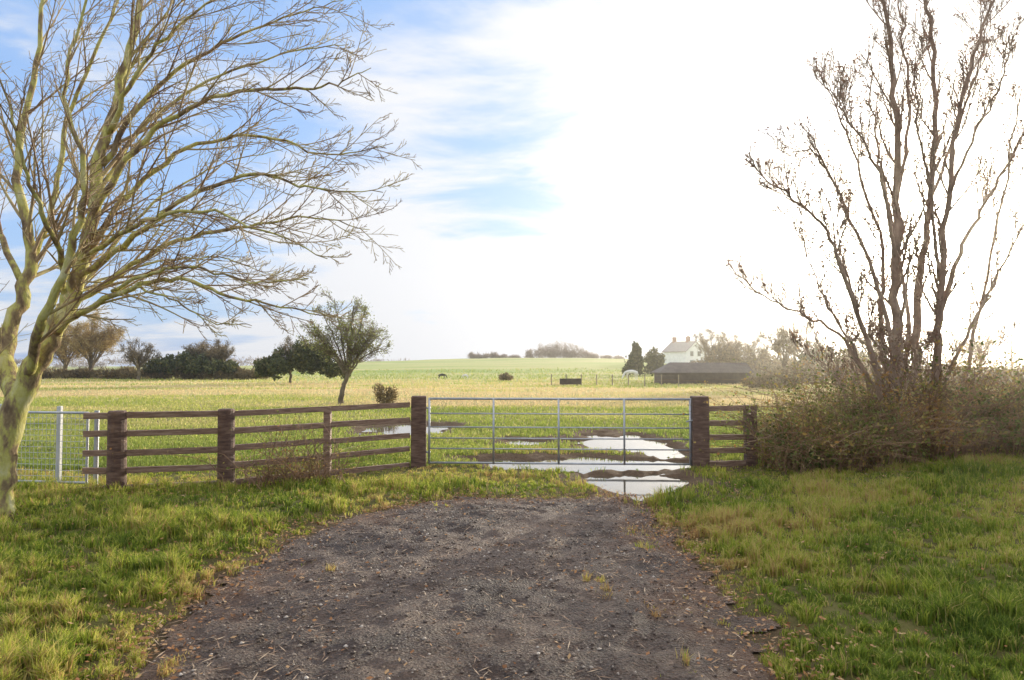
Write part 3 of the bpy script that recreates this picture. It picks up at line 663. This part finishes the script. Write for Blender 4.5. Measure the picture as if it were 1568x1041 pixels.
# ------------------------------------------------------------------ house
m_render = simple('white_render', [(.3, (.70, .70, .70)), (.7, (.82, .82, .82))], 1.5, .8, bump=.05)
m_slate = simple('slate_roof', [(.3, (.18, .155, .14)), (.7, (.30, .27, .25))], 3, .6, bump=.2)
m_brick = simple('chimney_brick', [(.3, (.22, .10, .07)), (.7, (.34, .18, .12))], 6, .8, bump=.2)
m_glass, nt, N, L = mat_new('window_glass'); p = N.new('ShaderNodeBsdfPrincipled'); p.inputs['Base Color'].default_value = (.03, .035, .04, 1); p.inputs['Roughness'].default_value = .08
o = N.new('ShaderNodeOutputMaterial'); L.new(p.outputs[0], o.inputs[0])
house = bpy.data.objects.new('white_house', None); scene.collection.objects.link(house); house.location = (40.6, 170, float(H(40.6, 170)) - 1.0)
house.rotation_euler = (0, 0, math.radians(28))
def part(name, M, mats, bevel=0):
    ob = M.build(name, mats, bevel=bevel); ob.parent = house; return ob
def gable(w, l, e, a, ox=0, oy=0):
    v = []
    for y in (-l / 2, l / 2):
        v += [(ox - w / 2, oy + y, 0), (ox + w / 2, oy + y, 0), (ox + w / 2, oy + y, e), (ox, oy + y, a), (ox - w / 2, oy + y, e)]
    return v, [(0, 1, 2, 3, 4), (9, 8, 7, 6, 5), (1, 6, 7, 2), (0, 4, 9, 5), (0, 5, 6, 1)]
def roof(M, w, l, e, a, ox=0, oy=0, t=.16, ov=.3):
    s_ = (a - e) / (w / 2)
    for sg in (-1, 1):
        x0, z0_ = sg * (w / 2 + ov), e - s_ * ov
        v = [(ox, oy - l / 2 - ov, a + .02), (ox, oy + l / 2 + ov, a + .02), (ox + x0, oy + l / 2 + ov, z0_ + .02), (ox + x0, oy - l / 2 - ov, z0_ + .02)]
        v += [(p_[0], p_[1], p_[2] + t) for p_ in v]
        M.add(v, [(0, 1, 2, 3), (7, 6, 5, 4), (0, 3, 7, 4), (3, 2, 6, 7), (2, 1, 5, 6), (1, 0, 4, 5)])
M = MB(); M.add(*gable(5.6, 8, 4.0, 6.2)); M.add(*gable(3.6, 5, 3.2, 4.6, 4.9, .5)); part('walls', M, [m_render])
M = MB(); roof(M, 5.6, 8, 4.0, 6.2); roof(M, 3.5, 5, 3.2, 4.6, 4.9, .5); part('roof', M, [m_slate])
M = MB()
for oy in (-1.6, 3.2):
    M.box((0, oy, 5.6), (0, oy, 7.3), .8, .6); M.box((0, oy, 7.3), (0, oy, 7.42), .95, .75)
    for dx in (-.2, .2): M.tube([(dx, oy, 7.42), (dx, oy, 7.7)], [.12, .1], 8)
part('chimneys', M, [m_brick])
M = MB(); G = MB()
for x, z in [(-1.2, 1.3), (1.2, 1.3), (-1.1, 3.4), (1.1, 3.4), (4.3, 1.2), (5.6, 1.2), (4.9, 2.8)]:
    yy = -4.03 if x < 3 else -2.03
    M.box((x - .5, yy, z), (x + .5, yy, z), .08, 1.2); G.box((x - .42, yy - .03, z), (x + .42, yy - .03, z), .06, 1.05)
    M.box((x - .02, yy - .07, z), (x + .02, yy - .07, z), .03, 1.05)
part('window_frames', M, [m_white]); part('window_glass', G, [m_glass])

# ------------------------------------------------------------------ animals
def creature(name, V, E, rad, mat, loc, rot, sc):
    me = bpy.data.meshes.new(name); me.from_pydata([tuple(v) for v in V], E, []); ob = bpy.data.objects.new(name, me); scene.collection.objects.link(ob)
    sk = ob.modifiers.new('s', 'SKIN'); sk.use_smooth_shade = True
    for i, r_ in enumerate(rad): me.skin_vertices[0].data[i].radius = (r_, r_)
    me.skin_vertices[0].data[0].use_root = True
    ob.modifiers.new('u', 'SUBSURF').levels = 1; ob.modifiers['u'].render_levels = 2
    me.materials.append(mat); ob.location = loc; ob.rotation_euler = (0, 0, rot); ob.scale = (sc,) * 3
    return ob
def quad(kind):
    V = [(-.6, 0, 1.15), (-.2, 0, 1.1), (.25, 0, 1.1), (.6, 0, 1.18), (.95, 0, 1.05), (1.2, 0, .7), (1.35, 0, .4), (1.42, 0, .15)]
    r_ = [.24, .27, .27, .23, .15, .12, .11, .06]
    E = [(i, i + 1) for i in range(7)]
    def leg(at, pts, rr):
        p_ = at
        for q, w_ in zip(pts, rr): V.append(q); r_.append(w_); E.append((p_, len(V) - 1)); p_ = len(V) - 1
    for s in (-1, 1):
        leg(0, [(-.6, s * .16, .85), (-.5, s * .17, .68), (-.72, s * .17, .42), (-.68, s * .17, .1), (-.62, s * .17, .02)], [.14, .10, .055, .04, .05])
        leg(3, [(.62, s * .15, .85), (.6, s * .16, .45), (.62, s * .16, .1), (.67, s * .16, .02)], [.10, .06, .04, .05])
        leg(5, [(1.12, s * .08, .82)], [.025])
    leg(0, [(-.85, 0, 1.0), (-.92, 0, .6)], [.05, .06])
    if kind == 'sheep': r_[:4] = [.30, .34, .34, .30]; r_[4] = .17
    return V, E, r_
m_whorse = simple('white_coat', [(.3, (.6, .58, .54)), (.7, (.78, .76, .72))], 3, .8, bump=0)
m_dark = simple('black_coat', [(.3, (.02, .018, .016)), (.7, (.05, .045, .04))], 3, .7, bump=0)
V, E, r_ = quad('horse'); x, y = 14.0, 84; creature('white_horse', V, E, r_, m_whorse, (x, y, gz(x, y)), math.radians(200), .9)
V, E, r_ = quad('sheep'); x, y = -8.6, 88; creature('black_sheep', V, E, r_, m_dark, (x, y, gz(x, y)), math.radians(20), .5)
V, E, r_ = quad('sheep'); x, y = -5.8, 90; creature('white_sheep', V, E, r_, m_whorse, (x, y, gz(x, y)), math.radians(160), .42)

# ------------------------------------------------------------------ sky & sun
AZ = math.radians(31); EL = math.radians(8.0)
s = Vector((math.sin(AZ) * math.cos(EL), math.cos(AZ) * math.cos(EL), math.sin(EL)))
ld = bpy.data.lights.new('sun', 'SUN'); ld.energy = 5; ld.angle = math.radians(.5); ld.color = (1, .87, .66)
lo = bpy.data.objects.new('sun', ld); scene.collection.objects.link(lo); lo.rotation_euler = s.to_track_quat('Z', 'Y').to_euler(); lo.location = (20, 30, 15)
w = bpy.data.worlds.new('World'); scene.world = w; w.use_nodes = True; nt = w.node_tree; N = nt.nodes; L = nt.links; N.clear()
sky = N.new('ShaderNodeTexSky'); sky.sky_type = 'NISHITA'; sky.sun_disc = False; sky.sun_elevation = EL; sky.sun_rotation = AZ
sky.dust_density = 1.0; sky.ozone_density = 2.0; sky.air_density = 1.0
K = 1 / .15
def math_(op, a, b_=None, c=None, clamp=False):
    m = N.new('ShaderNodeMath'); m.operation = op; m.use_clamp = clamp
    for i, q in enumerate((a, b_, c)):
        if q is None: continue
        if isinstance(q, (int, float)): m.inputs[i].default_value = q
        else: L.new(q, m.inputs[i])
    return m.outputs[0]
tc = N.new('ShaderNodeTexCoord'); sx = N.new('ShaderNodeSeparateXYZ'); L.new(tc.outputs['Generated'], sx.inputs[0])
z = math_('MAXIMUM', sx.outputs[2], 0.0); zz = math_('ADD', z, .16)
cx = N.new('ShaderNodeCombineXYZ'); L.new(math_('DIVIDE', sx.outputs[0], zz), cx.inputs[0]); L.new(math_('DIVIDE', sx.outputs[1], zz), cx.inputs[1])
mp = N.new('ShaderNodeMapping'); mp.inputs['Rotation'].default_value = (0, 0, .5); mp.inputs['Scale'].default_value = (1.0, 1.4, 1); mp.inputs['Location'].default_value = (3.1, 1.7, 0)
L.new(cx.outputs[0], mp.inputs[0])
cn = noise(N, L, mp.outputs[0], 1.25, 9, .58, .35)
def dotp(vec):
    dt = N.new('ShaderNodeVectorMath'); dt.operation = 'DOT_PRODUCT'; L.new(tc.outputs['Generated'], dt.inputs[0]); dt.inputs[1].default_value = vec
    return math_('MAXIMUM', dt.outputs['Value'], 0.0)
prox = dotp(s)
gapA = math_('POWER', dotp(Vector((-.02, 1, .275)).normalized()), 160.0)
gapB = math_('POWER', dotp(Vector((-.75, .9, .45)).normalized()), 6.0)
bankA = math_('POWER', dotp(Vector((-.04, 1, .13)).normalized()), 45.0)
p4 = math_('POWER', prox, 5.0)
hz = math_('POWER', math_('SUBTRACT', 1.0, z), 12.0)
cov = math_('ADD', math_('ADD', cn.outputs['Fac'], math_('MULTIPLY', p4, .10)), math_('MULTIPLY', hz, .12))
cov = math_('ADD', cov, math_('MULTIPLY', bankA, .24))
cov = math_('SUBTRACT', cov, math_('ADD', math_('MULTIPLY', gapA, .20), math_('MULTIPLY', gapB, .07)))
cr = N.new('ShaderNodeMapRange'); cr.interpolation_type = 'SMOOTHSTEP'; cr.inputs[1].default_value = .42; cr.inputs[2].default_value = .63; cr.inputs[3].default_value = .10; L.new(cov, cr.inputs[0])
def vscale(c, f):
    m = N.new('ShaderNodeVectorMath'); m.operation = 'SCALE'
    if isinstance(c, tuple): m.inputs[0].default_value = c
    else: L.new(c, m.inputs[0])
    if isinstance(f, (int, float)): m.inputs['Scale'].default_value = f
    else: L.new(f, m.inputs['Scale'])
    return m.outputs[0]
def vadd(a, b_):
    m = N.new('ShaderNodeVectorMath'); m.operation = 'ADD'
    for i, q in enumerate((a, b_)):
        if isinstance(q, tuple): m.inputs[i].default_value = q
        else: L.new(q, m.inputs[i])
    return m.outputs[0]
blue = vadd(vscale(sky.outputs[0], .55), (.20 * K, .38 * K, .74 * K))
cloud = vscale((.96, .97, 1.0), math_('MULTIPLY_ADD', p4, .15 * K, .94 * K))
mx = N.new('ShaderNodeMix'); mx.data_type = 'RGBA'; L.new(cr.outputs[0], mx.inputs[0]); L.new(blue, mx.inputs[6]); L.new(cloud, mx.inputs[7])
glow = math_('ADD', math_('MULTIPLY', math_('POWER', prox, 10.0), .22 * K), math_('ADD', math_('MULTIPLY', math_('POWER', prox, 110.0), 16.0 * K), math_('MULTIPLY', math_('POWER', prox, 2500.0), 80.0 * K)))
tot = vadd(mx.outputs[2], vscale((1.0, .92, .76), glow))
hi = N.new('ShaderNodeMapRange'); hi.interpolation_type = 'SMOOTHSTEP'; hi.inputs[1].default_value = .48; hi.inputs[2].default_value = .85; L.new(z, hi.inputs[0])  # bright overhead dome added above the view to lift the ground light
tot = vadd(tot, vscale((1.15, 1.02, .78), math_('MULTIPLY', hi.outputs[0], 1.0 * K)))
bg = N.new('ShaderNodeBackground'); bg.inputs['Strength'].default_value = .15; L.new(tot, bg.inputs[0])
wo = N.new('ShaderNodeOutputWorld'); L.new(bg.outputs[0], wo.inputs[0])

# added scattering volume, imitating veiling glare from the low sun
M = MB(); x0, x1, y0, y1, z0, z1 = -220, 220, -12, 330, -8, 40
M.add([(x0, y0, z0), (x1, y0, z0), (x1, y1, z0), (x0, y1, z0), (x0, y0, z1), (x1, y0, z1), (x1, y1, z1), (x0, y1, z1)],
      [(3, 2, 1, 0), (4, 5, 6, 7), (0, 1, 5, 4), (1, 2, 6, 5), (2, 3, 7, 6), (3, 0, 4, 7)])
m_glare_haze, nt, N, L = mat_new('glare_haze')
vs = N.new('ShaderNodeVolumeScatter'); vs.inputs['Density'].default_value = .0009; vs.inputs['Anisotropy'].default_value = .87; vs.inputs['Color'].default_value = (1, .96, .88, 1)
o = N.new('ShaderNodeOutputMaterial'); L.new(vs.outputs[0], o.inputs['Volume'])
M.build('glare_haze', [m_glare_haze])

cam = bpy.data.cameras.new('camera'); co_ = bpy.data.objects.new('camera', cam); scene.collection.objects.link(co_)
co_.location = (0, 0, CAMH); co_.rotation_euler = (math.radians(92.08), 0, 0)
cam.lens = 36 * F / 1568; cam.sensor_width = 36; cam.clip_end = 6000; cam.clip_start = .05
scene.camera = co_
